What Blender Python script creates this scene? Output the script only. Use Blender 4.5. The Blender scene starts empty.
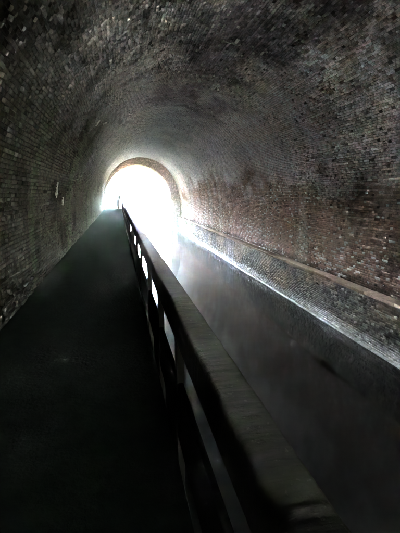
import bpy, math, random
import numpy as np
from mathutils import Vector, Matrix

rng = np.random.default_rng(7)
random.seed(7)
S = bpy.context.scene
C = S.collection

# ------------------------------------------------------------------ camera, sky, sun, exposure
EYE = 1.6
cam_d = bpy.data.cameras.new('camera')
cam_d.sensor_fit = 'VERTICAL'
cam_d.sensor_height = 24.0
cam_d.lens = 24.0 * 400 / 533
cam_d.clip_start = 0.02
cam_d.clip_end = 3000
cam = bpy.data.objects.new('camera', cam_d)
C.objects.link(cam)
YAW, PITCH = math.radians(11.4), math.radians(10.4)
cam.location = (0, 0, EYE)
cam.rotation_euler = (math.pi / 2 - PITCH, 0, -YAW)
S.camera = cam

SUN_EL, SUN_AZ = math.radians(50), math.radians(-75)     # azimuth from +Y towards +X
world = bpy.data.worlds.new('World')
S.world = world
world.use_nodes = True
wn, wl = world.node_tree.nodes, world.node_tree.links
bg = wn['Background']
sky = wn.new('ShaderNodeTexSky')
sky.sky_type = 'NISHITA'
sky.sun_disc = False
sky.sun_elevation = SUN_EL
sky.sun_rotation = SUN_AZ
sky.air_density = 1.0
sky.dust_density = 3.0
wl.new(sky.outputs[0], bg.inputs[0])
bg.inputs[1].default_value = 0.15
sd = bpy.data.lights.new('sun', 'SUN')
sd.energy = 3.5
sd.angle = math.radians(0.53)
sd.color = (1.0, 0.965, 0.91)
sun = bpy.data.objects.new('sun', sd)
C.objects.link(sun)
sdir = Vector((math.sin(SUN_AZ) * math.cos(SUN_EL), math.cos(SUN_AZ) * math.cos(SUN_EL), math.sin(SUN_EL)))
sun.rotation_euler = sdir.to_track_quat('Z', 'Y').to_euler()
sun.location = (-20, 60, 40)
S.view_settings.view_transform = 'Standard'
S.view_settings.look = 'None'
S.view_settings.gamma = 1
S.view_settings.use_curve_mapping = False
S.view_settings.exposure = 12.7
S.cycles.max_bounces = 10
S.cycles.diffuse_bounces = 6
S.cycles.glossy_bounces = 5
S.cycles.use_denoising = True
S.cycles.sample_clamp_indirect = 0
S.cycles.caustics_reflective = False
S.cycles.caustics_refractive = False

# ------------------------------------------------------------------ dimensions (metres; path level z = 0)
XL, XR = -1.40, 5.90            # bore at springing
ZS, ZA = 0.75, 4.92             # springing and crown
CX, A, B = (XL + XR) / 2, (XR - XL) / 2, ZA - ZS
ZW = -2.0                       # water
ZLED, XE = -0.70, 5.66          # ledge on the right, its canal face
Y0, Y1 = -56.0, 40.0            # bore; its unseen open rear end is set for light from behind
YP = 45.5                       # outer face of the portal
XF = 0.305                      # canal edge of the towpath


# ------------------------------------------------------------------ numpy noise
def vnoise(x, y, seed):
    x = np.asarray(x, float); y = np.asarray(y, float)
    xi, yi = np.floor(x).astype(np.int64), np.floor(y).astype(np.int64)
    fx, fy = x - xi, y - yi
    fx, fy = fx * fx * (3 - 2 * fx), fy * fy * (3 - 2 * fy)
    def h(a, b):
        n = (a * 374761393 + b * 668265263 + seed * 974634777) & 0x7fffffff
        n = ((n ^ (n >> 13)) * 1274126177) & 0x7fffffff
        n = n ^ (n >> 16)
        return (n & 0xffffff) / float(0xffffff)
    return (h(xi, yi) * (1 - fx) + h(xi + 1, yi) * fx) * (1 - fy) + (h(xi, yi + 1) * (1 - fx) + h(xi + 1, yi + 1) * fx) * fy


def fbm(x, y, seed, oct=4):
    t, a, n = 0, 1.0, 0
    for k in range(oct):
        t = t + a * vnoise(np.asarray(x) * 2 ** k, np.asarray(y) * 2 ** k, seed + k)
        n += a; a *= 0.5
    return t / n


def sstep(a, b, x):
    t = np.clip((np.asarray(x, float) - a) / (b - a), 0, 1)
    return t * t * (3 - 2 * t)


# ------------------------------------------------------------------ object helpers
def link(name, me, mat=None, parent=None):
    o = bpy.data.objects.new(name, me)
    C.objects.link(o)
    if mat and me is not None and not me.materials:
        me.materials.append(mat)
    if parent:
        o.parent = parent
    return o


def empty(name, loc, label, cat, group=None):
    o = bpy.data.objects.new(name, None)
    C.objects.link(o)
    o.location = loc
    o.empty_display_size = 0.2
    o['label'] = label
    o['category'] = cat
    if group:
        o['group'] = group
    return o


def mesh(name, verts, quads, col=None, smooth=False):
    verts = np.asarray(verts, np.float32).reshape(-1, 3)
    quads = np.asarray(quads, np.int32)
    k = quads.shape[1]
    me = bpy.data.meshes.new(name)
    me.vertices.add(len(verts))
    me.vertices.foreach_set('co', verts.ravel())
    me.loops.add(quads.size)
    me.loops.foreach_set('vertex_index', quads.ravel())
    me.polygons.add(len(quads))
    me.polygons.foreach_set('loop_start', np.arange(0, quads.size, k, dtype=np.int32))
    me.polygons.foreach_set('loop_total', np.full(len(quads), k, np.int32))
    if smooth:
        me.polygons.foreach_set('use_smooth', np.ones(len(quads), bool))
    me.update(calc_edges=True)
    if col is not None:
        at = me.color_attributes.new('col', 'FLOAT_COLOR', 'POINT')
        c = np.ones((len(verts), 4), np.float32)
        c[:, :3] = col
        at.data.foreach_set('color', c.ravel())
    me.validate()
    return me


def grid(nu, nv):
    i, j = np.meshgrid(np.arange(nu - 1), np.arange(nv - 1), indexing='ij')
    a = (i * nv + j).ravel()
    return np.stack([a, a + 1, a + nv + 1, a + nv], 1)


def box_arrays(lo, hi, bev=0.0):
    (x0, y0, z0), (x1, y1, z1) = lo, hi
    v = [(x0, y0, z0), (x1, y0, z0), (x1, y1, z0), (x0, y1, z0), (x0, y0, z1), (x1, y0, z1), (x1, y1, z1), (x0, y1, z1)]
    f = [(0, 3, 2, 1), (4, 5, 6, 7), (0, 1, 5, 4), (1, 2, 6, 5), (2, 3, 7, 6), (3, 0, 4, 7)]
    return v, f


def boxes(name, bl):
    V, F = [], []
    for lo, hi in bl:
        v, f = box_arrays(lo, hi)
        F += [[i + len(V) for i in q] for q in f]
        V += v
    return mesh(name, V, F)


def bevel(o, w=0.006, seg=2):
    m = o.modifiers.new('bevel', 'BEVEL')
    m.width = w; m.segments = seg; m.limit_method = 'ANGLE'
    return o


# ------------------------------------------------------------------ materials
def mat(name):
    m = bpy.data.materials.new(name)
    m.use_nodes = True
    nt = m.node_tree
    return m, nt.nodes, nt.links, nt.nodes['Principled BSDF']


def noise_node(n, l, vec, scale, detail=4, rough=0.55, dist=0.0):
    t = n.new('ShaderNodeTexNoise')
    t.inputs['Scale'].default_value = scale
    t.inputs['Detail'].default_value = detail
    t.inputs['Roughness'].default_value = rough
    t.inputs['Distortion'].default_value = dist
    l.new(vec, t.inputs['Vector'])
    return t


def ramp(n, l, src, stops):
    r = n.new('ShaderNodeValToRGB')
    e = r.color_ramp.elements
    while len(e) < len(stops):
        e.new(0.5)
    for k, (p, c) in enumerate(stops):
        e[k].position = p
        e[k].color = (*c, 1) if len(c) == 3 else c
    l.new(src, r.inputs[0])
    return r


def mixc(n, l, a, b, fac, mode='MIX'):
    m = n.new('ShaderNodeMix')
    m.data_type = 'RGBA'
    m.blend_type = mode
    for sock, val in ((m.inputs[6], a), (m.inputs[7], b), (m.inputs[0], fac)):
        if hasattr(val, 'is_linked') or hasattr(val, 'links'):
            l.new(val, sock)
        elif isinstance(val, (int, float)):
            sock.default_value = val
        else:
            sock.default_value = (*val, 1)
    return m.outputs[2]


def bump(n, l, h, strength, dist, normal=None):
    b = n.new('ShaderNodeBump')
    b.inputs['Strength'].default_value = strength
    b.inputs['Distance'].default_value = dist
    l.new(h, b.inputs['Height'])
    if normal is not None:
        l.new(normal, b.inputs['Normal'])
    return b.outputs[0]


def brick_mat(name, from_object, rough=0.78, bs=0.5):
    m, n, l, p = mat(name)
    g = n.new('ShaderNodeNewGeometry')
    if from_object:
        src = n.new('ShaderNodeObjectInfo').outputs['Color']
    else:
        a = n.new('ShaderNodeAttribute')
        a.attribute_name = 'col'
        src = a.outputs['Color']
    pos = g.outputs['Position']
    n1 = noise_node(n, l, pos, 38, 5, 0.65)
    r1 = ramp(n, l, n1.outputs[0], [(0.3, (0.62, 0.62, 0.62)), (0.62, (1.2, 1.18, 1.16))])
    c = mixc(n, l, src, r1.outputs[0], 1.0, 'MULTIPLY')
    n2 = noise_node(n, l, pos, 7, 5, 0.6, 0.3)
    r2 = ramp(n, l, n2.outputs[0], [(0.35, (0.62, 0.61, 0.60)), (0.6, (1.18, 1.18, 1.18))])
    c = mixc(n, l, c, r2.outputs[0], 0.6, 'MULTIPLY')
    n4 = noise_node(n, l, pos, 22, 3, 0.6)
    sp = ramp(n, l, n4.outputs[0], [(0.64, (1, 1, 1)), (0.74, (1.7, 1.7, 1.65))])
    c = mixc(n, l, c, sp.outputs[0], 1.0, 'MULTIPLY')
    l.new(c, p.inputs['Base Color'])
    n3 = noise_node(n, l, pos, 3.0, 4)
    rr = ramp(n, l, n3.outputs[0], [(0.35, (rough - 0.2,) * 3), (0.65, (rough + 0.2,) * 3)])
    l.new(rr.outputs[0], p.inputs['Roughness'])
    p.inputs['Specular IOR Level'].default_value = 0.0
    nb = noise_node(n, l, pos, 55, 6, 0.7)
    nb2 = noise_node(n, l, pos, 16, 4, 0.6)
    b1 = bump(n, l, nb2.outputs[0], bs, 0.02)
    l.new(bump(n, l, nb.outputs[0], bs, 0.008, b1), p.inputs['Normal'])
    return m


M = {}
M['brick'] = brick_mat('brick_clay', False)
M['brick_single'] = brick_mat('brick_clay_single', True)
M['mortar'] = brick_mat('lime_mortar', False, 0.8, 0.7)
M['stone'] = brick_mat('coping_stone_wet', True, 0.6, 0.6)


def make_simple(name, c1, c2, scale, rough=(0.5, 0.8), bstr=0.4, bdist=0.01, spec=0.4):
    m, n, l, p = mat(name)
    g = n.new('ShaderNodeNewGeometry')
    a = noise_node(n, l, g.outputs['Position'], scale, 6, 0.6)
    r = ramp(n, l, a.outputs[0], [(0.35, c1), (0.65, c2)])
    l.new(r.outputs[0], p.inputs['Base Color'])
    b = noise_node(n, l, g.outputs['Position'], scale * 0.3, 4)
    rr = ramp(n, l, b.outputs[0], [(0.35, (rough[0],) * 3), (0.65, (rough[1],) * 3)])
    l.new(rr.outputs[0], p.inputs['Roughness'])
    p.inputs['Specular IOR Level'].default_value = spec
    c = noise_node(n, l, g.outputs['Position'], scale * 4, 6, 0.65)
    l.new(bump(n, l, c.outputs[0], bstr, bdist), p.inputs['Normal'])
    return m


M['path'] = make_simple('towpath_tarmac', (0.002, 0.003, 0.0023), (0.0062, 0.008, 0.0063), 6, (0.75, 0.95), 0.6, 0.012, 0.0)
M['timber_dark'] = make_simple('dark_timber', (0.0012, 0.0012, 0.001), (0.003, 0.003, 0.0026), 12, (0.85, 1.0), 0.4, 0.005, 0.0)
M['grass'] = make_simple('bank_grass', (0.075, 0.082, 0.055), (0.12, 0.118, 0.092), 2.0, (0.8, 1.0), 1.0, 0.1, 0.2)
M['leaf'] = make_simple('leaf_green', (0.04, 0.075, 0.02), (0.09, 0.14, 0.04), 3.0, (0.5, 0.7), 0.2, 0.01, 0.3)
M['bark'] = make_simple('bark_brown', (0.06, 0.045, 0.03), (0.13, 0.1, 0.07), 9, (0.8, 1.0), 0.8, 0.03, 0.2)
M['cloth'] = make_simple('dark_cloth', (0.025, 0.028, 0.03), (0.04, 0.044, 0.046), 20, (0.8, 0.95), 0.3, 0.004, 0.2)
M['trouser'] = make_simple('trouser_cloth', (0.03, 0.032, 0.04), (0.05, 0.052, 0.06), 20, (0.8, 0.95), 0.3, 0.004, 0.2)
M['skin'] = make_simple('skin', (0.32, 0.19, 0.13), (0.38, 0.23, 0.16), 20, (0.5, 0.6), 0.1, 0.002, 0.4)
M['hair'] = make_simple('hair', (0.025, 0.018, 0.012), (0.05, 0.035, 0.022), 60, (0.5, 0.7), 0.5, 0.004, 0.3)
M['waterline_pale'] = make_simple('waterline_pale', (0.14, 0.14, 0.135), (0.38, 0.38, 0.37), 9, (0.6, 0.85), 0.6, 0.01, 0.1)
M['calcite'] = make_simple('calcite', (0.16, 0.16, 0.145), (0.4, 0.4, 0.37), 25, (0.4, 0.6), 0.6, 0.01, 0.4)


def make_top_rail():
    m, n, l, p = mat('mossy_weathered_timber')
    g = n.new('ShaderNodeNewGeometry')
    pos = g.outputs['Position']
    mp = n.new('ShaderNodeMapping')
    mp.inputs['Scale'].default_value = (6, 40, 12)
    l.new(pos, mp.inputs['Vector'])
    a = noise_node(n, l, mp.outputs[0], 1.0, 5, 0.6, 0.4)
    wood = ramp(n, l, a.outputs[0], [(0.3, (0.012, 0.012, 0.0095)), (0.7, (0.04, 0.039, 0.031))])
    b = noise_node(n, l, pos, 5.5, 5, 0.65)
    mo = ramp(n, l, b.outputs[0], [(0.42, (0, 0, 0)), (0.62, (0.8, 0.8, 0.8))])
    c = mixc(n, l, wood.outputs[0], (0.028, 0.034, 0.017), mo.outputs[0])
    d = noise_node(n, l, pos, 48, 3, 0.6)
    li = ramp(n, l, d.outputs[0], [(0.64, (0, 0, 0)), (0.70, (0.6, 0.6, 0.6))])
    c = mixc(n, l, c, (0.075, 0.08, 0.06), li.outputs[0])
    l.new(c, p.inputs['Base Color'])
    p.inputs['Roughness'].default_value = 0.8
    p.inputs['Specular IOR Level'].default_value = 0.01
    e = noise_node(n, l, pos, 70, 6, 0.7)
    mw = n.new('ShaderNodeMapping')
    mw.inputs['Scale'].default_value = (3, 26, 3)
    l.new(pos, mw.inputs['Vector'])
    ws = noise_node(n, l, mw.outputs[0], 1.0, 3, 0.5, 0.2)
    b1 = bump(n, l, ws.outputs[0], 0.9, 0.012)
    l.new(bump(n, l, e.outputs[0], 0.6, 0.006, b1), p.inputs['Normal'])
    return m


M['top_rail'] = make_top_rail()


def make_water():
    m, n, l, p = mat('canal_water')
    g = n.new('ShaderNodeNewGeometry')
    p.inputs['Base Color'].default_value = (0.002, 0.0024, 0.002, 1)
    p.inputs['Roughness'].default_value = 0.09
    p.inputs['IOR'].default_value = 1.333
    a = noise_node(n, l, g.outputs['Position'], 1.4, 3, 0.5)
    b = noise_node(n, l, g.outputs['Position'], 9, 2, 0.5)
    b1 = bump(n, l, a.outputs[0], 0.10, 0.03)
    l.new(bump(n, l, b.outputs[0], 0.05, 0.006, b1), p.inputs['Normal'])
    return m


M['water'] = make_water()

# ------------------------------------------------------------------ the bore profile
# points (x, z) from the towpath corner on the left, over the crown, down to the ledge on the right; n points into the bore
th = np.linspace(math.pi, 0, 400)
px = np.concatenate([np.full(20, XL), CX + A * np.cos(th), np.full(20, XR)])
pz = np.concatenate([np.linspace(-0.05, ZS - 0.02, 20), ZS + B * np.sin(th), np.linspace(ZS - 0.02, ZLED - 0.14, 20)])


def prep(px, pz):
    d = np.hypot(np.diff(px), np.diff(pz))
    s = np.concatenate([[0], np.cumsum(d)])
    keep = np.concatenate([[True], d > 1e-6])
    return s[keep], px[keep], pz[keep]


class Profile:
    def __init__(self, px, pz, disp=0.03, seed=3):
        self.s, self.x, self.z = prep(px, pz)
        self.L = self.s[-1]
        self.disp, self.seed = disp, seed

    def at(self, s):
        x = np.interp(s, self.s, self.x)
        z = np.interp(s, self.s, self.z)
        e = 0.01
        tx = np.interp(s + e, self.s, self.x) - np.interp(s - e, self.s, self.x)
        tz = np.interp(s + e, self.s, self.z) - np.interp(s - e, self.s, self.z)
        q = np.hypot(tx, tz) + 1e-9
        tx, tz = tx / q, tz / q
        return x, z, tx, tz, tz, -tx            # normal to the right of the travel direction = inwards

    def off(self, s, y):
        return (fbm(s * 0.55, y * 0.45, self.seed, 3) - 0.5) * 2 * self.disp + (fbm(s * 2.1, y * 1.7, self.seed + 40, 2) - 0.5) * 0.9 * self.disp


def mixv(a, b, t):
    return a + (b - a) * np.asarray(t)[..., None]


def lining_colour(x, y, z, s, rnd, brick=True):
    """albedo of the lining: soot on the crown, brown brick right, damp green-black left, lime towards the mouth"""
    n = len(x)
    ang = np.degrees(np.arctan2((z - ZS) / B, (x - CX) / A))      # 0 right springing, 90 crown, 180 left
    ang = np.where(z < ZS, np.where(x > CX, (z - ZS) * 20, 180 - (z - ZS) * 20), ang)
    n1 = fbm(s * 0.5, y * 0.35, 11, 4)
    n2 = fbm(s * 1.3, y * 1.1, 21, 4)
    a2 = ang + (n1 - 0.5) * 30 + (n2 - 0.5) * 16
    grey = np.array([0.47, 0.435, 0.475])
    pink = np.array([0.76, 0.635, 0.655])
    soot = np.array([0.31, 0.262, 0.29])
    brown = np.array([0.30, 0.2, 0.165])
    dark = np.array([0.054, 0.053, 0.047])
    c = np.tile(brown, (n, 1))
    c = mixv(c, pink, sstep(15, 29, a2))
    c = mixv(c, soot, sstep(55, 66, a2))
    c = mixv(c, grey, sstep(90, 106, a2))
    c = mixv(c, dark, sstep(118, 150, a2))
    # soot patches on the crown and chalky smears
    c = c * (1 - 0.45 * sstep(0.52, 0.68, n2) * sstep(56, 78, ang))[:, None]
    ch = sstep(0.54, 0.66, fbm(s * 0.9, y * 0.6, 51, 4)) * sstep(-5, 15, ang) * sstep(135, 110, ang)
    c = mixv(c, np.array([0.62, 0.57, 0.56]), ch * 0.55)
    # broad water stains running down the lining, small blotches
    c = c * (0.72 + 0.5 * fbm(s * 0.35, y * 2.6, 57, 4) + 0.15 * (fbm(s * 5, y * 5, 58, 2) - 0.5))[:, None]
    # green algae streaks
    g = sstep(0.55, 0.72, fbm(s * 0.25, y * 1.3, 31, 3)) * (0.08 + 0.5 * sstep(120, 170, ang) + 0.12 * sstep(30, 5, ang))
    c = mixv(c, np.array([0.06, 0.074, 0.05]), np.clip(g, 0, 0.8))
    # lime wash-out near the mouth, edge irregular
    e = sstep(14.5, 19.5, y + (n1 - 0.5) * 9) * sstep(22, 52, ang + (n2 - 0.5) * 30) * sstep(165, 128, ang)
    c = mixv(c, np.array([0.48, 0.48, 0.51]), e * (0.35 + 0.5 * n2))
    e2 = sstep(0.60, 0.68, fbm(s * 0.16, y * 0.9, 41, 3)) * sstep(8, 14, y) * sstep(150, 115, ang)
    c = mixv(c, np.array([0.40, 0.39, 0.37]), e2 * 0.35)
    # algae low down by the mouth, painted darker to hold back the glare
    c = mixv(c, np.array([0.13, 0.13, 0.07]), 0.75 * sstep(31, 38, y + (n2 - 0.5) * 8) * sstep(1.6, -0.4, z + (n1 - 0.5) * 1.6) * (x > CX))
    c = mixv(c, np.array([0.05, 0.04, 0.03]), 0.8 * sstep(ZLED + 0.24, ZLED + 0.06, z + (n2 - 0.5) * 0.3) * (x > CX))  # shadow line above the ledge painted in, along with damp algae
    if brick:
        r1, r2, r3 = rnd
        c = c * (0.80 + 0.4 * r1)[:, None]
        hue = (r2 - 0.5)[:, None] * np.array([0.13, 0.0, -0.04])
        c = c * (1 + hue)
        lime_p = 0.035 * sstep(140, 105, ang) + 0.16 * sstep(0.9, -0.3, z) * (x > CX) * sstep(0.4, 0.6, n2 + 0.08) + 0.05 * sstep(0.5, 0.65, n1) * sstep(140, 100, ang)
        pale = r3 < lime_p
        c = np.where(pale[:, None], mixv(c, np.array([0.62, 0.60, 0.57]), 0.3 + 0.6 * r2), c)
        black = r3 > 0.94
        c = np.where(black[:, None], c * (0.4 + 0.4 * r2)[:, None], c)
    else:
        c = c * 0.42
    return np.clip(c, 0.01, 0.75)


PROJ = []
Rinv = np.array(cam.rotation_euler.to_matrix())       # columns: right, up, back


def project(P):
    d = P - np.array([0, 0, EYE])
    u, v, w = d @ Rinv[:, 0], d @ Rinv[:, 1], -(d @ Rinv[:, 2])
    w = np.where(w < 0.05, 0.05, w)
    return u / w * 400 + 200, 266.5 - v / w * 400, w, (d @ Rinv[:, 2]) < -0.2


def brick_layout(prof, s0, s1, y0, y1, course=0.057, length=0.20, joint=0.009, seed=1):
    """centre, size of every brick: courses run along the tunnel, a course of headers now and then"""
    r = np.random.default_rng(seed)
    nc = int((s1 - s0) / course)
    ss, ys, ls = [], [], []
    for k in range(nc):
        L = length if (k % 4 == 0) else length / 2
        nb = int((y1 - y0) / L) + 1
        off = (0.5 if k % 2 else 0.0) * L + r.normal(0, 0.012)
        yc = y0 + off + L * np.arange(nb)
        yc = yc[(yc < y1 - L * 0.5) & (yc > y0 + L * 0.5)]
        ss.append(np.full(len(yc), s0 + (k + 0.5) * course)); ys.append(yc); ls.append(np.full(len(yc), L - joint))
    s = np.concatenate(ss); y = np.concatenate(ys); l = np.concatenate(ls)
    s = s + 0.007 * (fbm(y * 0.8, s * 3, seed + 5, 2) - 0.5) * 2
    w = np.full(len(s), course - joint) * r.uniform(0.9, 1.05, len(s))
    l = l * r.uniform(0.94, 1.02, len(s))
    return s, y, l, w


TOP = np.array([[-1, -1], [1, -1], [1, 1], [-1, 1]], float)


def brick_frames(prof, s, y, seed):
    r = np.random.default_rng(seed)
    x, z, tx, tz, nx, nz = prof.at(s)
    off = prof.off(s, y)
    rough = sstep(0.38, 0.62, fbm(s * 0.9, y * 0.7, seed + 9, 3))       # areas of spalled, uneven brick
    h = r.normal(0, 1, len(s)) * (0.003 + 0.0085 * rough)
    miss = r.random(len(s)) < (0.004 + 0.03 * rough ** 2)
    h = np.where(miss, -0.026 - 0.012 * r.random(len(s)), h)
    P = np.stack([x + nx * off, y, z + nz * off], 1)
    T = np.stack([tx, np.zeros_like(tx), tz], 1)
    N = np.stack([nx, np.zeros_like(nx), nz], 1)
    return P, T, N, h, rough, r


def bricks_mesh(name, prof, s, y, l, w, col, seed, simple_from=24.0):
    P, T, N, h, rough, r = brick_frames(prof, s, y, seed)
    out = []
    n = len(s)
    Yv = np.array([0, 1, 0.0])
    jit = r.normal(0, 1, (n, 4, 2)) * (0.0018 + 0.002 * rough)[:, None, None]
    tilt = r.normal(0, 1, (n, 4)) * (0.0015 + 0.0045 * rough)[:, None]
    half = np.stack([w / 2, l / 2], 1)[:, None, :]
    rim = TOP[None] * half + jit
    cham = (0.005 + 0.006 * r.random((n, 1, 1)))
    inn = rim - np.sign(TOP)[None] * cham
    def pos(q, hh):
        return P[:, None, :] + q[..., :1] * T[:, None, :] + q[..., 1:] * Yv + hh[..., None] * N[:, None, :]
    col = np.asarray(col)
    near = y < 16
    f8 = [[k, (k + 1) % 4, 4 + (k + 1) % 4, 4 + k] for k in range(4)]
    fn = np.array(f8 + [[a + 4 for a in q] for q in f8] + [[8, 9, 10, 11]])
    ff = np.array(f8 + [[4, 5, 6, 7]])
    vb = pos(rim, np.full((n, 4), -0.05)); vr = pos(rim, h[:, None] - 0.006 + tilt); vt = pos(inn, h[:, None] + tilt)
    vs = pos(rim, np.minimum(h[:, None] - 0.012, -0.03 + 0 * tilt))
    Vn = np.concatenate([vb, vr, vt], 1)[near]; Vf = np.concatenate([vs, vt], 1)[~near]
    Fn = (np.arange(len(Vn)) * 12)[:, None, None] + fn[None]
    Ff = len(Vn) * 12 + (np.arange(len(Vf)) * 8)[:, None, None] + ff[None]
    return mesh(name, np.concatenate([Vn.reshape(-1, 3), Vf.reshape(-1, 3)]), np.concatenate([Fn.reshape(-1, 4), Ff.reshape(-1, 4)]),
                np.concatenate([np.repeat(col[near], 12, 0), np.repeat(col[~near], 8, 0)]))


def single_meshes(k=10):
    """a few brick shapes, unit size, shared by the bricks that are objects of their own"""
    r = np.random.default_rng(99)
    res = []
    for q in range(k):
        rim = TOP * 0.5 + r.normal(0, 1, (4, 2)) * np.array([0.03, 0.012])
        inn = rim - TOP * np.array([0.11, 0.04])
        t = r.normal(0, 0.003, 4)
        mid = r.normal(0.001, 0.003)
        V = np.concatenate([np.c_[rim, np.full(4, -0.05)], np.c_[rim, -0.006 + t], np.c_[inn, t], [[0.0, 0.0, mid]]])
        F = []
        for a, b in ((0, 4), (4, 8)):
            for i in range(4):
                j = (i + 1) % 4
                F.append((a + i, a + j, b + j, b + i))
        me = bpy.data.meshes.new('brick')
        me.from_pydata([tuple(v) for v in V], [], F + [(8, 9, 12), (9, 10, 12), (10, 11, 12), (11, 8, 12)])
        me.materials.append(M['brick_single'])
        res.append(me)
    return res


SINGLE = single_meshes()


def screen_size(prof, s, y, l, w):
    x, z, tx, tz, nx, nz = prof.at(s)
    P = np.stack([x, y, z], 1)
    T = np.stack([tx, 0 * tx, tz], 1)
    u, v, d, ok = project(P)
    Yv = np.array([0, 1.0, 0])
    ua, va, _, _ = project(P + T * w[:, None] / 2); ub, vb, _, _ = project(P - T * w[:, None] / 2)
    uc, vc, _, _ = project(P + Yv * l[:, None] / 2); ud, vd, _, _ = project(P - Yv * l[:, None] / 2)
    area = np.abs((ua - ub) * (vc - vd) - (va - vb) * (uc - ud))
    vis = ok & (u > -2) & (u < 402) & (v > -2) & (v < 535) & (y > 0.5)
    return np.where(vis, area, 0), u, v


def lay_bricks(prof, s0, s1, y0, y1, parent, pinv, colour_fn, n_single, seed, hidden=None):
    s, y, l, w = brick_layout(prof, s0, s1, y0, y1, seed=seed)
    r = np.random.default_rng(seed + 50)
    x, z, *_ = prof.at(s)
    rnd = (r.random(len(s)), r.random(len(s)), r.random(len(s)))
    col = colour_fn(x, y, z, s, rnd)
    area, u, v = screen_size(prof, s, y, l, w)
    if hidden is not None:
        area = np.where(hidden(x, y, z, u, v), 0, area)
    pick = np.zeros(len(s), bool)
    if n_single:
        pick[np.argsort(-area)[:n_single]] = True
        pick &= area > 0
    idx = np.where(pick)[0]
    P, T, N, h, rough, _ = brick_frames(prof, s[idx], y[idx], seed + 3)
    for k, i in enumerate(idx):
        o = link('brick', SINGLE[k % len(SINGLE)], None, parent)
        mx = Matrix(((T[k][0] * w[i], 0, N[k][0], P[k][0] + N[k][0] * h[k]),
                     (0, l[i], 0, P[k][1]),
                     (T[k][2] * w[i], 0, N[k][2], P[k][2] + N[k][2] * h[k]), (0, 0, 0, 1)))
        o.matrix_parent_inverse = pinv
        o.matrix_basis = mx
        o.color = (*col[i], 1)
    j = ~pick
    return bricks_mesh('brickwork', prof, s[j], y[j], l[j], w[j], col[j], seed)


def backing(name, prof, y0, y1, ds, dy, colour_fn, depth=0.024):
    ns, ny = int(prof.L / ds) + 2, int((y1 - y0) / dy) + 2
    s = np.linspace(0, prof.L, ns); y = np.linspace(y0, y1, ny)
    Sg, Yg = np.meshgrid(s, y, indexing='ij')
    Sf, Yf = Sg.ravel(), Yg.ravel()
    x, z, tx, tz, nx, nz = prof.at(Sf)
    o = prof.off(Sf, Yf) - depth
    V = np.stack([x + nx * o, Yf, z + nz * o], 1)
    col = colour_fn(x, Yf, z, Sf, None, False)
    return mesh(name, V, grid(ns, ny), col, smooth=True)


# ------------------------------------------------------------------ setting: water, towpath, ground, hill
w_me = mesh('canal_water', [(0.2, -140, ZW), (5.8, -140, ZW), (5.8, YP + 0.2, ZW), (0.2, YP + 0.2, ZW), (9.5, YP + 0.2, ZW), (9.5, 170, ZW), (0.2, 170, ZW)],
            [(0, 1, 2, 3), (3, 4, 5, 6)])
water = link('canal_water', w_me, M['water']); water['kind'] = 'structure'

# towpath: slightly uneven slab with a rounded canal edge
ny = 420
ys = np.concatenate([np.linspace(-60, 0, 40)[:-1], np.linspace(0, 12, 240)[:-1], np.linspace(12, 170, 240)])
xs = np.array([XL - 0.25, -1.36, -1.28, -1.15, -0.9, -0.6, -0.3, 0.0, 0.15, 0.24, 0.285, 0.303, 0.305, 0.305, 0.305])
zs = np.array([0.0, 0.03, 0.025, 0.008, 0, -0.005, -0.006, -0.004, 0, 0.002, 0.0, -0.008, -0.03, -0.25, -2.6])
Xg, Yg = np.meshgrid(xs, ys, indexing='ij')
Zg = np.repeat(zs[:, None], len(ys), 1)
Zg = Zg + np.where(Zg > -0.02, (fbm(Xg * 1.5, Yg * 0.8, 71, 3) - 0.5) * 0.022, 0)
t_me = mesh('towpath', np.stack([Xg.ravel(), Yg.ravel(), Zg.ravel()], 1), grid(len(xs), len(ys))[:, ::-1], smooth=True)
towpath = link('towpath', t_me, M['path']); towpath['kind'] = 'structure'


def terrain(x, y):  # banks shaped steep and high to cut sky light at the mouth
    left = -0.06 + 10 * sstep(-1.9, -8, x) + 0.4 * (fbm(x * 0.2, y * 0.2, 81, 3) - 0.5) * sstep(-2.5, -6, x)
    right = -1.7 + 11 * sstep(9.5, 17, x) + 0.5 * (fbm(x * 0.2, y * 0.2, 82, 3) - 0.5) * sstep(10, 14, x)
    mid = np.full_like(x, -3.0)
    return np.where(x < 0.2, left, np.where(x > 9.4, right, mid))


xx = np.concatenate([-np.geomspace(900, 3, 40), np.linspace(-2.6, 0.15, 8), [0.19, 0.21], [5, 9.38, 9.42], np.linspace(9.8, 26, 24), np.geomspace(28, 900, 30)])
gv, gf = [], []
for yy in (np.concatenate([np.linspace(YP + 0.05, 90, 60), np.geomspace(92, 1500, 30)]), np.concatenate([-np.geomspace(1500, 122, 30), np.linspace(-120, Y0 - 0.05, 50)])):
    Xg, Yg = np.meshgrid(xx, yy, indexing='ij')
    gf.append(grid(len(xx), len(yy))[:, ::-1] + sum(len(v) for v in gv))
    gv.append(np.stack([Xg.ravel(), Yg.ravel(), terrain(Xg.ravel(), Yg.ravel()) - 0.01], 1))
ground = link('ground', mesh('ground', np.concatenate(gv), np.concatenate(gf), smooth=True), M['grass']); ground['kind'] = 'structure'
xx = np.linspace(-120, 130, 70); yy = np.linspace(Y0 + 0.4, YP - 0.4, 60)
Xg, Yg = np.meshgrid(xx, yy, indexing='ij')
hz = 7.2 + 1.5 * fbm(Xg * 0.05, Yg * 0.05, 91, 3) - 0.4
link('hill', mesh('hill', np.stack([Xg.ravel(), Yg.ravel(), hz.ravel()], 1), grid(len(xx), len(yy))[:, ::-1], smooth=True), M['grass'])['kind'] = 'structure'

# ------------------------------------------------------------------ the tunnel
tunnel = empty('canal_tunnel', (CX, 0, ZS), 'long curved brick tunnel vault, sooty and lime stained, open at its bright far end', 'tunnel')
tinv = Matrix.Translation(-Vector(tunnel.location))


def under(o, t, inv):
    o.parent = t
    o.matrix_parent_inverse = inv
    return o


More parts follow.
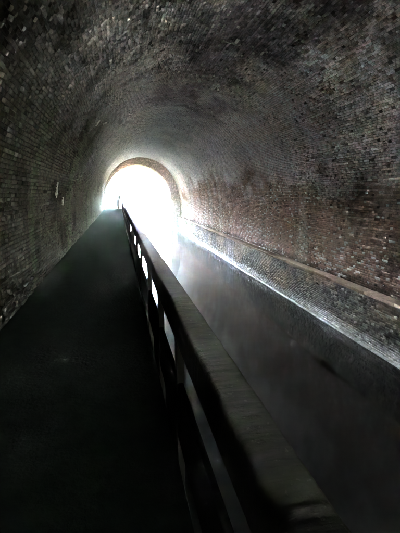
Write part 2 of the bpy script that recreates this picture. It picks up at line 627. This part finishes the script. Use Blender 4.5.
bore = Profile(px, pz)
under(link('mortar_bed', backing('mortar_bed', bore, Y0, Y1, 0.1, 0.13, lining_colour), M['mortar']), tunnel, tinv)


def behind_rail(x, y, z, u, v):
    return z < 0.02


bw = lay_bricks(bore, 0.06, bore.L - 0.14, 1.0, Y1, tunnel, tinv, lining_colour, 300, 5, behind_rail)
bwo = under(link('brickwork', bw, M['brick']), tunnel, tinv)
bwo['kind'] = 'stuff'

# portal ring: a lower, narrower arch closing the far end
RX0, RX1, RA = -1.25, 5.08, 4.22
rc, ra, rb = (RX0 + RX1) / 2, (RX1 - RX0) / 2, RA - ZS
rpx = np.concatenate([np.full(20, RX0), rc + ra * np.cos(th), np.full(20, RX1)])
rpz = np.concatenate([np.linspace(-0.05, ZS - 0.02, 20), ZS + rb * np.sin(th), np.linspace(ZS - 0.02, ZW - 0.3, 20)])
ring = Profile(rpx, rpz, 0.008, 13)


def ring_colour(x, y, z, s, rnd, brick=True):
    n1 = fbm(s * 1.1, y * 1.1, 15, 3)
    c = np.tile(np.array([0.34, 0.30, 0.235]), (len(x), 1))
    c = mixv(c, np.array([0.30, 0.30, 0.16]), sstep(0.45, 0.7, n1) * 0.7)
    c = mixv(c, np.array([0.085, 0.095, 0.04]), 0.85 * sstep(1.3, -0.5, z + (n1 - 0.5) * 1.2))  # algae on the low jamb, darkened further against the glare there
    if brick:
        c = c * (0.7 + 0.6 * rnd[0])[:, None]
    else:
        c = c * 0.55
    return c


YR = Y1 - 0.6
# solid of the ring: soffit bed, inner face, outer face
ns = 120
s = np.linspace(0, ring.L, ns)
x, z, tx, tz, nx, nz = ring.at(s)
ox, oz = x - nx * 0.9, z - nz * 0.9
rows = [(ox, YR, oz), (x - nx * 0.02, YR, z - nz * 0.02), (x - nx * 0.02, YP, z - nz * 0.02), (ox, YP, oz)]
V = np.concatenate([np.stack([a, np.full(ns, b), c], 1) for a, b, c in rows])
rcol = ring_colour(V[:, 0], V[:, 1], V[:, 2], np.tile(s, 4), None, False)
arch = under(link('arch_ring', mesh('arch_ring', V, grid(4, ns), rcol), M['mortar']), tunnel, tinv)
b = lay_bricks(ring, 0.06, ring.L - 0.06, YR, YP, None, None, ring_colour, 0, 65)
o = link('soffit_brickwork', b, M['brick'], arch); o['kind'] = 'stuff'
# face of the ring: radial bricks in four half-brick rings
V, F, K = [], [], []
r = np.random.default_rng(31)
for q in range(8):
    Lq = ring.L
    nb = int(Lq / 0.078)
    sq = (np.arange(nb) + 0.5) * Lq / nb
    x, z, tx, tz, nx, nz = ring.at(sq)
    for k in range(nb):
        d0, d1 = 0.012 + q * 0.118, 0.118 + q * 0.118
        wv = 0.033
        pr = YR - 0.012 - 0.006 * r.random()
        base = len(V)
        for yv, ins in ((YR + 0.02, 0), (pr, 0.003)):
            for (dd, ww) in ((d0 + ins, -wv + ins), (d0 + ins, wv - ins), (d1 - ins, wv - ins), (d1 - ins, -wv + ins)):
                V.append((x[k] - nx[k] * dd + tx[k] * ww, yv, z[k] - nz[k] * dd + tz[k] * ww))
        F += [[base + 4, base + 5, base + 6, base + 7]] + [[base + i, base + (i + 1) % 4, base + 4 + (i + 1) % 4, base + 4 + i] for i in range(4)]
        cc = np.array([0.62, 0.50, 0.46]) * (0.7 + 0.6 * r.random())
        K += [cc] * 8
o = link('voussoir_brickwork', mesh('voussoir_brickwork', V, F, np.array(K)), M['brick'], arch); o['kind'] = 'stuff'

# outer headwall round the mouth
hx = [(-14, -0.2), (-14, 7.6), (19, 7.6), (19, -2.4)]
ns = 80
s = np.linspace(0.0, ring.L, ns)
x, z, *_ = ring.at(s)
f = np.linspace(0, 1, ns)
ox = np.interp(f, [0, 0.28, 0.72, 1], [-14, -14, 19, 19]); oz = np.interp(f, [0, 0.28, 0.72, 1], [-0.2, 7.9, 7.9, -2.4])
V = np.concatenate([np.stack([x, np.full(ns, YP + 0.03), z], 1), np.stack([ox, np.full(ns, YP + 0.03), oz], 1),
                    np.stack([ox, np.full(ns, YP - 0.45), oz], 1)])
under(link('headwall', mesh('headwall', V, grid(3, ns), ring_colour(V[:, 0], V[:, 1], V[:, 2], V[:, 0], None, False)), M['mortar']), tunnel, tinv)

x, z, *_ = bore.at(np.linspace(0.0, bore.L, ns))  # unseen rear wall, added to keep light out of the hill void
V = np.concatenate([np.stack([x - 0.02 * (x < CX) + 0.02 * (x > CX), np.full(ns, Y0 - 0.03), z], 1), np.stack([ox, np.full(ns, Y0 - 0.03), oz + 0.3], 1),
                    np.stack([ox, np.full(ns, Y0 + 0.45), oz + 0.3], 1)])
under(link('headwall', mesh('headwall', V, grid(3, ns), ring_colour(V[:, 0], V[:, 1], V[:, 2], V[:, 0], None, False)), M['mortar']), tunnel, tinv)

# calcite runs on the lining
def calcite(s0, s1, y, wdt, thick, drift=0.0):
    n = 14
    ss = np.linspace(s0, s1, n)
    yy = y + drift * np.linspace(0, 1, n) + 0.02 * np.sin(np.linspace(0, 7, n))
    x, z, tx, tz, nx, nz = bore.at(ss)
    off = bore.off(ss, yy)
    prof = np.sin(np.linspace(0.12, math.pi - 0.02, n)) ** 0.6
    V = []
    for k, (a, hh) in enumerate(((-1, -0.012), (-0.5, 0.7), (0.3, 1.0), (1, -0.012))):
        hh = np.where(hh < 0, hh, hh * thick * prof + 0.02)
        o = off + hh
        V.append(np.stack([x + nx * o, yy + a * wdt * prof, z + nz * o], 1))
    under(link('calcite_run', mesh('calcite_run', np.concatenate(V), grid(4, n), smooth=True), M['calcite']), tunnel, tinv)


ANG = lambda d: np.interp(180 - d, np.linspace(0, 180, 400), [float(v) for v in np.interp(np.arange(400), np.arange(400), bore.s[20:420])])
calcite(ANG(88), ANG(82), 9.3, 0.014, 0.006, 0.10)
calcite(1.55, 1.9, 9.4, 0.03, 0.015)
calcite(1.35, 1.55, 10.6, 0.025, 0.012)
calcite(ANG(140), ANG(137), 12.0, 0.03, 0.012)

# ------------------------------------------------------------------ low canal wall on the right, with its ledge
cw = empty('canal_wall', (XE, 0, ZW), 'low brick wall with a narrow ledge along the right water edge', 'wall')
cinv = Matrix.Translation(-Vector(cw.location))
cprof = Profile(np.array([XE + 0.0005 * k for k in range(30)]), np.linspace(ZLED - 0.075, ZW - 0.3, 30), 0.018, 23)
YW0, YW1 = Y0, YP + 0.0


def cwall_colour(x, y, z, s, rnd, brick=True):
    n1 = fbm(s * 1.2, y * 0.8, 17, 4)
    c = np.tile(np.array([0.14, 0.133, 0.127]), (len(x), 1))
    c = mixv(c, np.array([0.24, 0.20, 0.165]), sstep(0.45, 0.65, n1))
    waterline = sstep(ZW + 0.34, ZW + 0.12, z + (n1 - 0.5) * 0.25)
    c = mixv(c, np.array([0.56, 0.56, 0.57]), waterline * 0.8)  # limescale band, with the bright reflection by the water painted in
    c = mixv(c, np.array([0.6, 0.6, 0.6]), sstep(0.6, 0.7, fbm(s * 0.4, y * 1.2, 19, 3)) * sstep(15, 20, y) * 0.3)
    c = mixv(c, np.array([0.075, 0.085, 0.04]), 0.85 * sstep(27, 35, y + (n1 - 0.5) * 12))  # algae towards the mouth, also painted dark where daylight was too strong
    if brick:
        r1, r2, r3 = rnd
        c = c * (0.6 + 0.75 * r1)[:, None]
        c = np.where((r3 < 0.05)[:, None], mixv(c, np.array([0.40, 0.39, 0.36]), 0.3 + 0.5 * r2), c)
    else:
        c = c * 0.6
    return np.clip(c, 0.01, 0.7)


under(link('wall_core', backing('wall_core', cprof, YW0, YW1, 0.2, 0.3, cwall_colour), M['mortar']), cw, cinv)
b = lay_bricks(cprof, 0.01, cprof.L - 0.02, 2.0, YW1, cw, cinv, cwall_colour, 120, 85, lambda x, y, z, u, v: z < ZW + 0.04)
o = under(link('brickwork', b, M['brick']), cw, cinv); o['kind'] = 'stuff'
# pale strip added along the water to catch light as a bright line
fy = np.linspace(Y0, YP - 0.1, 420)
fx = [(0.0, -0.3), (0.0, 0.012), (0.012, 0.03), (0.05, 0.036), (0.14, 0.036)]
FX = np.array([a for a, b in fx])[:, None] + XE - 0.055 + (fbm(fy * 3, fy * 0, 61, 3) - 0.5)[None] * 0.03
FZ = np.array([b for a, b in fx])[:, None] + ZW + (fbm(fy * 2, fy * 0, 62, 3) - 0.5)[None] * 0.02
under(link('waterline_strip', mesh('waterline_strip', np.stack([FX.ravel(), np.tile(fy, len(fx)), FZ.ravel()], 1), grid(len(fx), len(fy)), smooth=True), M['waterline_pale']), cw, cinv)
o = under(link('ledge_light_seal', boxes('ledge_light_seal', [((XE + 0.03, Y0, -1.05), (XE + 0.6, YP - 0.2, ZLED - 0.079))]), M['timber_dark']), cw, cinv)  # added block under the stones, stops light leaking through the joints
# ledge stones
y = Y0
r = np.random.default_rng(44)
stones = []
for q in range(4):
    L = 1.0
    d = r.normal(0, 0.008, 8)
    v, f = box_arrays((-0.03, 0.006, -0.075), (0.30, 0.994, 0.0))
    v = [(a + (d[i] if a < 0 else 0), b_, c_ + (d[(i + 3) % 8] * 0.6 if c_ > -0.05 else 0)) for i, (a, b_, c_) in enumerate(v)]
    me = mesh('coping_stone', v, f)
    me.materials.append(M['stone'])
    stones.append(me)
k = 0
while y < YP - 0.5:
    L = 0.75 + 0.4 * r.random()
    o = bpy.data.objects.new('coping_stone', stones[k % 4]); C.objects.link(o)
    o.parent = cw
    o.location = Vector((XE - 0.005 + r.normal(0, 0.006), y, ZLED + r.normal(0, 0.006))) - Vector(cw.location)
    o.scale = (1, L, 1)
    o.color = (*(np.array([0.24, 0.185, 0.145]) * (0.75 + 0.5 * r.random())), 1)
    bevel(o, 0.014, 2)
    y += L
    k += 1

# ------------------------------------------------------------------ railing between towpath and water
rail = empty('railing', (XF, 0, 0), 'dark mossy post and rail fence with a broad top rail beside the towpath', 'railing')
XT0, XT1, ZT0, ZT1 = 0.30, 0.434, 0.75, 0.94
post_near = [-2.4, -0.9, 0.55, 2.25, 3.35, 4.65, 6.35, 8.05, 9.65]
while post_near[-1] < YP - 2:
    post_near.append(post_near[-1] + 1.6)
p_me = [boxes('post', [((0.311, 0.0, -0.45), (0.356 + 0.004 * q, 0.10, ZT0 + 0.01))]) for q in range(3)]
for me in p_me:
    me.materials.append(M['timber_dark'])
for k, yy in enumerate(post_near):
    o = bpy.data.objects.new('post', p_me[k % 3]); C.objects.link(o); o.parent = rail
    o.location = (-XF + random.gauss(0, 0.002), yy, 0)
    o.rotation_euler = (random.gauss(0, 0.006), random.gauss(0, 0.004), 0)
    bevel(o, 0.006, 2)
for k in range(len(post_near) - 1):
    a, b = post_near[k] + 0.1, post_near[k + 1]
    dz = random.gauss(0, 0.006)
    o = link('mid_rail', boxes('mid_rail', [((0.314, a - 0.005, 0.095 + dz), (0.350, b + 0.005, 0.455 + dz))]), M['timber_dark'])
    o.parent = rail; o.location = (-XF, 0, 0)
    bevel(o, 0.008, 2)


for k in range(len(post_near) - 1):
    a, b = post_near[k] + 0.1, post_near[k + 1]
    o = link('kick_board', boxes('kick_board', [((0.318, a - 0.004, -0.16), (0.346, a + (b - a) * (0.52 if b < 6 else 1.004), 0.100))]), M['timber_dark'])
    o.parent = rail; o.location = (-XF, 0, 0)


def top_rail(y0, y1, seed, dx, dz):
    r = np.random.default_rng(seed)
    dy = 0.012 if y0 < 6 else (0.03 if y0 < 14 else 0.12)
    n = int((y1 - y0) / dy) + 2
    yy = np.linspace(y0 + 0.003, y1 - 0.003, n)
    # cross-section, from lower left up over the top to lower right
    cs = [(0, 0), (0, 0.10), (0, 0.165), (0.004, 0.183), (0.014, 0.189), (0.04, 0.190), (0.067, 0.191), (0.095, 0.190), (0.12, 0.189), (0.130, 0.184), (0.134, 0.168), (0.134, 0.09), (0.134, 0.0), (0.067, 0.0)]
    cs = np.array(cs)
    nc = len(cs)
    Y = np.repeat(yy[None], nc, 0)
    X = np.repeat(cs[:, :1], n, 1) + XT0 + dx
    Z = np.repeat(cs[:, 1:], n, 1) + ZT0 + dz
    topm = ((cs[:, 1] > 0.175) * 1.0)[:, None]
    # weathered cross ridges on the upper face, and worn arrises
    wob = (fbm(X * 6, Y * 8, seed + 7, 2) - 0.5) * 0.02
    ridge = np.abs(((Y + wob) / 0.042) % 1.0 - 0.5) * 2
    Z = Z + topm * (-(1 - sstep(0.0, 0.34, ridge)) * 0.0024 * (0.1 + 1.0 * vnoise(Y * 11, X * 7, seed)) + (fbm(X * 28, Y * 26, seed, 3) - 0.5) * 0.003)
    left = np.array([0, 0.3, 0.9, 1.2, 1.0, 0.3] + [0] * 8)[:, None]
    chip = sstep(0.64, 0.70, fbm(Y * 7, X * 0 + 0.5, seed + 3, 3))
    X = X + left * (chip * 0.008 + (fbm(Y * 30, Z * 8, seed + 4, 3) - 0.5) * 0.008)
    Z = Z - left * chip * 0.005
    right = np.array([0] * 8 + [0.5, 1, 1, 0.4, 0, 0])[:, None]
    X = X + right * (fbm(Y * 9, Z * 3, seed + 5, 3) - 0.5) * 0.007
    V = np.stack([X, Y, Z], 2).reshape(-1, 3)
    i, j = np.meshgrid(np.arange(nc), np.arange(n - 1), indexing='ij')
    i, j = i.ravel(), j.ravel()
    i2 = (i + 1) % nc
    F = np.stack([i * n + j, i * n + j + 1, i2 * n + j + 1, i2 * n + j], 1)
    caps = []
    for e in (0, n - 1):
        for k in range(6):
            caps.append([k * n + e, (k + 1) * n + e, (12 - k) * n + e, (13 - k) * n + e if k else 13 * n + e])
    me = mesh('top_rail', V, np.concatenate([F, np.array(caps)]))
    o = link('top_rail', me, M['top_rail'])
    o.parent = rail
    o.location = (-XF, 0, 0)


y = -2.4
k = 0
while y < YP - 1:
    L = [2.95, 3.35, 2.7, 3.5][k % 4]
    top_rail(y, min(y + L, YP), 200 + 13 * k, random.gauss(0, 0.008), random.gauss(0, 0.007))
    y += L
    k += 1

# ------------------------------------------------------------------ person by the mouth
def skin_mesh(name, pts, edges, rad, material, root=0, sub=2):
    me = bpy.data.meshes.new(name)
    me.from_pydata(pts, edges, [])
    o = bpy.data.objects.new(name, me); C.objects.link(o)
    o.modifiers.new('skin', 'SKIN')
    lay = me.skin_vertices[0].data if me.skin_vertices else None
    if lay is None:
        bpy.context.view_layer.objects.active = o
        bpy.ops.mesh.customdata_skin_add()
        lay = me.skin_vertices[0].data
    for i, q in enumerate(rad):
        lay[i].radius = q if isinstance(q, tuple) else (q, q)
        lay[i].use_root = (i == root)
    sm = o.modifiers.new('sub', 'SUBSURF'); sm.levels = sub; sm.render_levels = sub
    me.materials.append(material)
    return o


def person(loc, rz):
    root = empty('person', loc, 'person in dark clothes standing on the towpath, silhouetted in the tunnel mouth', 'person')
    root.rotation_euler = (0, 0, rz)
    P = [(0, 0, 0.93), (0, 0.0, 1.12), (0, 0.015, 1.32), (0, 0.02, 1.46), (0, 0.0, 1.53), (0, -0.03, 1.60), (0, -0.035, 1.69),
         (-0.17, 0.01, 1.42), (-0.21, 0.03, 1.14), (-0.20, -0.06, 0.90), (-0.20, -0.09, 0.82),
         (0.17, 0.01, 1.42), (0.21, 0.03, 1.14), (0.20, -0.06, 0.90), (0.20, -0.09, 0.82),
         (-0.09, 0, 0.88), (-0.10, -0.03, 0.48), (-0.10, 0.05, 0.08), (-0.11, -0.10, 0.035),
         (0.09, 0, 0.88), (0.10, -0.10, 0.49), (0.10, -0.10, 0.08), (0.11, -0.25, 0.035)]
    E = [(0, 1), (1, 2), (2, 3), (3, 4), (4, 5), (5, 6), (3, 7), (7, 8), (8, 9), (9, 10), (3, 11), (11, 12), (12, 13), (13, 14),
         (0, 15), (15, 16), (16, 17), (17, 18), (0, 19), (19, 20), (20, 21), (21, 22)]
    R = [(0.15, 0.11), (0.14, 0.10), (0.16, 0.11), (0.12, 0.085), 0.055, (0.075, 0.09), (0.07, 0.085),
         0.065, 0.048, 0.036, 0.03, 0.065, 0.048, 0.036, 0.03,
         0.095, 0.062, 0.045, 0.04, 0.095, 0.062, 0.045, 0.04]
    body = skin_mesh('body', P, E, R, M['skin'])
    body.parent = root
    J = skin_mesh('jacket', [P[0], P[1], P[2], P[3], P[7], P[8], P[9], P[11], P[12], P[13], (0, 0, 0.84)],
                  [(0, 1), (1, 2), (2, 3), (3, 4), (4, 5), (5, 6), (3, 7), (7, 8), (8, 9), (0, 10)],
                  [(0.175, 0.135), (0.165, 0.125), (0.18, 0.13), (0.135, 0.10), 0.082, 0.066, 0.052, 0.082, 0.066, 0.052, (0.18, 0.14)], M['cloth'])
    J.parent = root
    T = skin_mesh('trousers', [P[0], P[15], P[16], P[17], P[19], P[20], P[21]], [(0, 1), (1, 2), (2, 3), (0, 4), (4, 5), (5, 6)],
                  [(0.165, 0.125), 0.11, 0.078, 0.062, 0.11, 0.078, 0.062], M['trouser'])
    T.parent = root
    for (a, b_) in ((17, 18), (21, 22)):
        q = skin_mesh('shoe', [Vector(P[a]) + Vector((0, 0.03, -0.01)), P[b_]], [(0, 1)], [0.055, 0.042], M['hair'])
        q.parent = root
    hr = skin_mesh('hair', [(0, 0.02, 1.63), (0, -0.01, 1.72), (0, -0.06, 1.74)], [(0, 1), (1, 2)], [(0.078, 0.07), (0.085, 0.085), (0.06, 0.04)], M['hair'], 1)
    hr.parent = root


person((0.0, 42.3, 0.0), math.radians(-35))

# ------------------------------------------------------------------ trees beyond the mouth
def tree(loc, h, rad, label, seed):
    r = np.random.default_rng(seed)
    t = empty('tree', loc, label, 'tree', 'trees beyond the tunnel mouth')
    limbs = [((0, 0, -0.3), (0.1, 0, h * 0.35), 0.04 * h * 0.6, 0.03 * h * 0.6)]
    tips = []
    for k in range(11):
        a = k * 2.4 + r.random()
        z0 = h * (0.25 + 0.3 * r.random())
        e = np.array([math.cos(a) * rad * (0.4 + 0.4 * r.random()), math.sin(a) * rad * (0.4 + 0.4 * r.random()), h * (0.5 + 0.42 * r.random())])
        limbs.append(((0.05, 0, z0), tuple(e), 0.014 * h * 0.6, 0.005 * h * 0.5)); tips.append(e)
    limbs.append(((0.1, 0, h * 0.34), (0, 0.1, h * 0.92), 0.03 * h * 0.6, 0.006 * h)); tips.append(np.array([0, 0.1, h * 0.95]))
    V, F = [], []
    for a, b, r0, r1 in limbs:
        a, b = Vector(a), Vector(b)
        q = (b - a).to_track_quat('Z', 'Y')
        base = len(V)
        for st in range(4):
            f = st / 3
            p = a.lerp(b, f); rr = r0 + (r1 - r0) * f
            for i in range(7):
                V.append(p + q @ Vector((math.cos(i * 2 * math.pi / 7) * rr, math.sin(i * 2 * math.pi / 7) * rr, 0)))
        for st in range(3):
            for i in range(7):
                F.append([base + st * 7 + i, base + st * 7 + (i + 1) % 7, base + st * 7 + 7 + (i + 1) % 7, base + st * 7 + 7 + i])
    link('trunk', mesh('trunk', [tuple(v) for v in V], F, smooth=True), M['bark'], t)
    cl = []
    for e in tips:
        for _ in range(4):
            cl.append((e + r.normal(0, rad * 0.16, 3), rad * (0.16 + 0.16 * r.random())))
    n = 5200
    ci = r.integers(0, len(cl), n)
    cen = np.array([c[0] for c in cl])[ci]; cr = np.array([c[1] for c in cl])[ci]
    d = r.normal(0, 1, (n, 3)); d /= np.linalg.norm(d, axis=1)[:, None]
    p = cen + d * (cr * r.random(n) ** 0.4)[:, None]
    u = r.normal(0, 1, (n, 3)); u /= np.linalg.norm(u, axis=1)[:, None]
    v = np.cross(u, r.normal(0, 1, (n, 3))); v /= np.linalg.norm(v, axis=1)[:, None]
    sz = (0.10 + 0.12 * r.random(n))[:, None]
    q = np.stack([p - u * sz, p + v * sz * 0.55, p + u * sz, p - v * sz * 0.55], 1).reshape(-1, 3)
    link('crown', mesh('crown', q, np.arange(n * 4).reshape(-1, 4)), M['leaf'], t)


for (x, y, h, rad, lab, sd_) in ((10.2, 104, 8.5, 3.2, 'pale washed-out tree on the right bank seen through the tunnel mouth', 301),
                                 (10.4, 132, 10.5, 3.8, 'taller farther tree beyond the canal, nearest the middle of the tunnel mouth', 302)):
    tree((x, y, float(terrain(np.array([x]), np.array([y]))[0])), h, rad, lab, sd_)

# ------------------------------------------------------------------ thin haze added for the glare glow round the mouth
def make_haze():
    v, f = box_arrays((-905, -1505, -4.0), (905, 1505, 22.0))
    m = bpy.data.materials.new('haze_air'); m.use_nodes = True
    n, l = m.node_tree.nodes, m.node_tree.links
    n.clear()
    out = n.new('ShaderNodeOutputMaterial')
    pv = n.new('ShaderNodeVolumePrincipled')
    pv.inputs['Color'].default_value = (0.93, 0.95, 1.0, 1)
    pv.inputs['Density'].default_value = HAZE
    pv.inputs['Anisotropy'].default_value = 0.6
    l.new(pv.outputs[0], out.inputs['Volume'])
    o = link('haze', mesh('haze', v, f), m)
    o['kind'] = 'stuff'


HAZE = 0.001
make_haze()
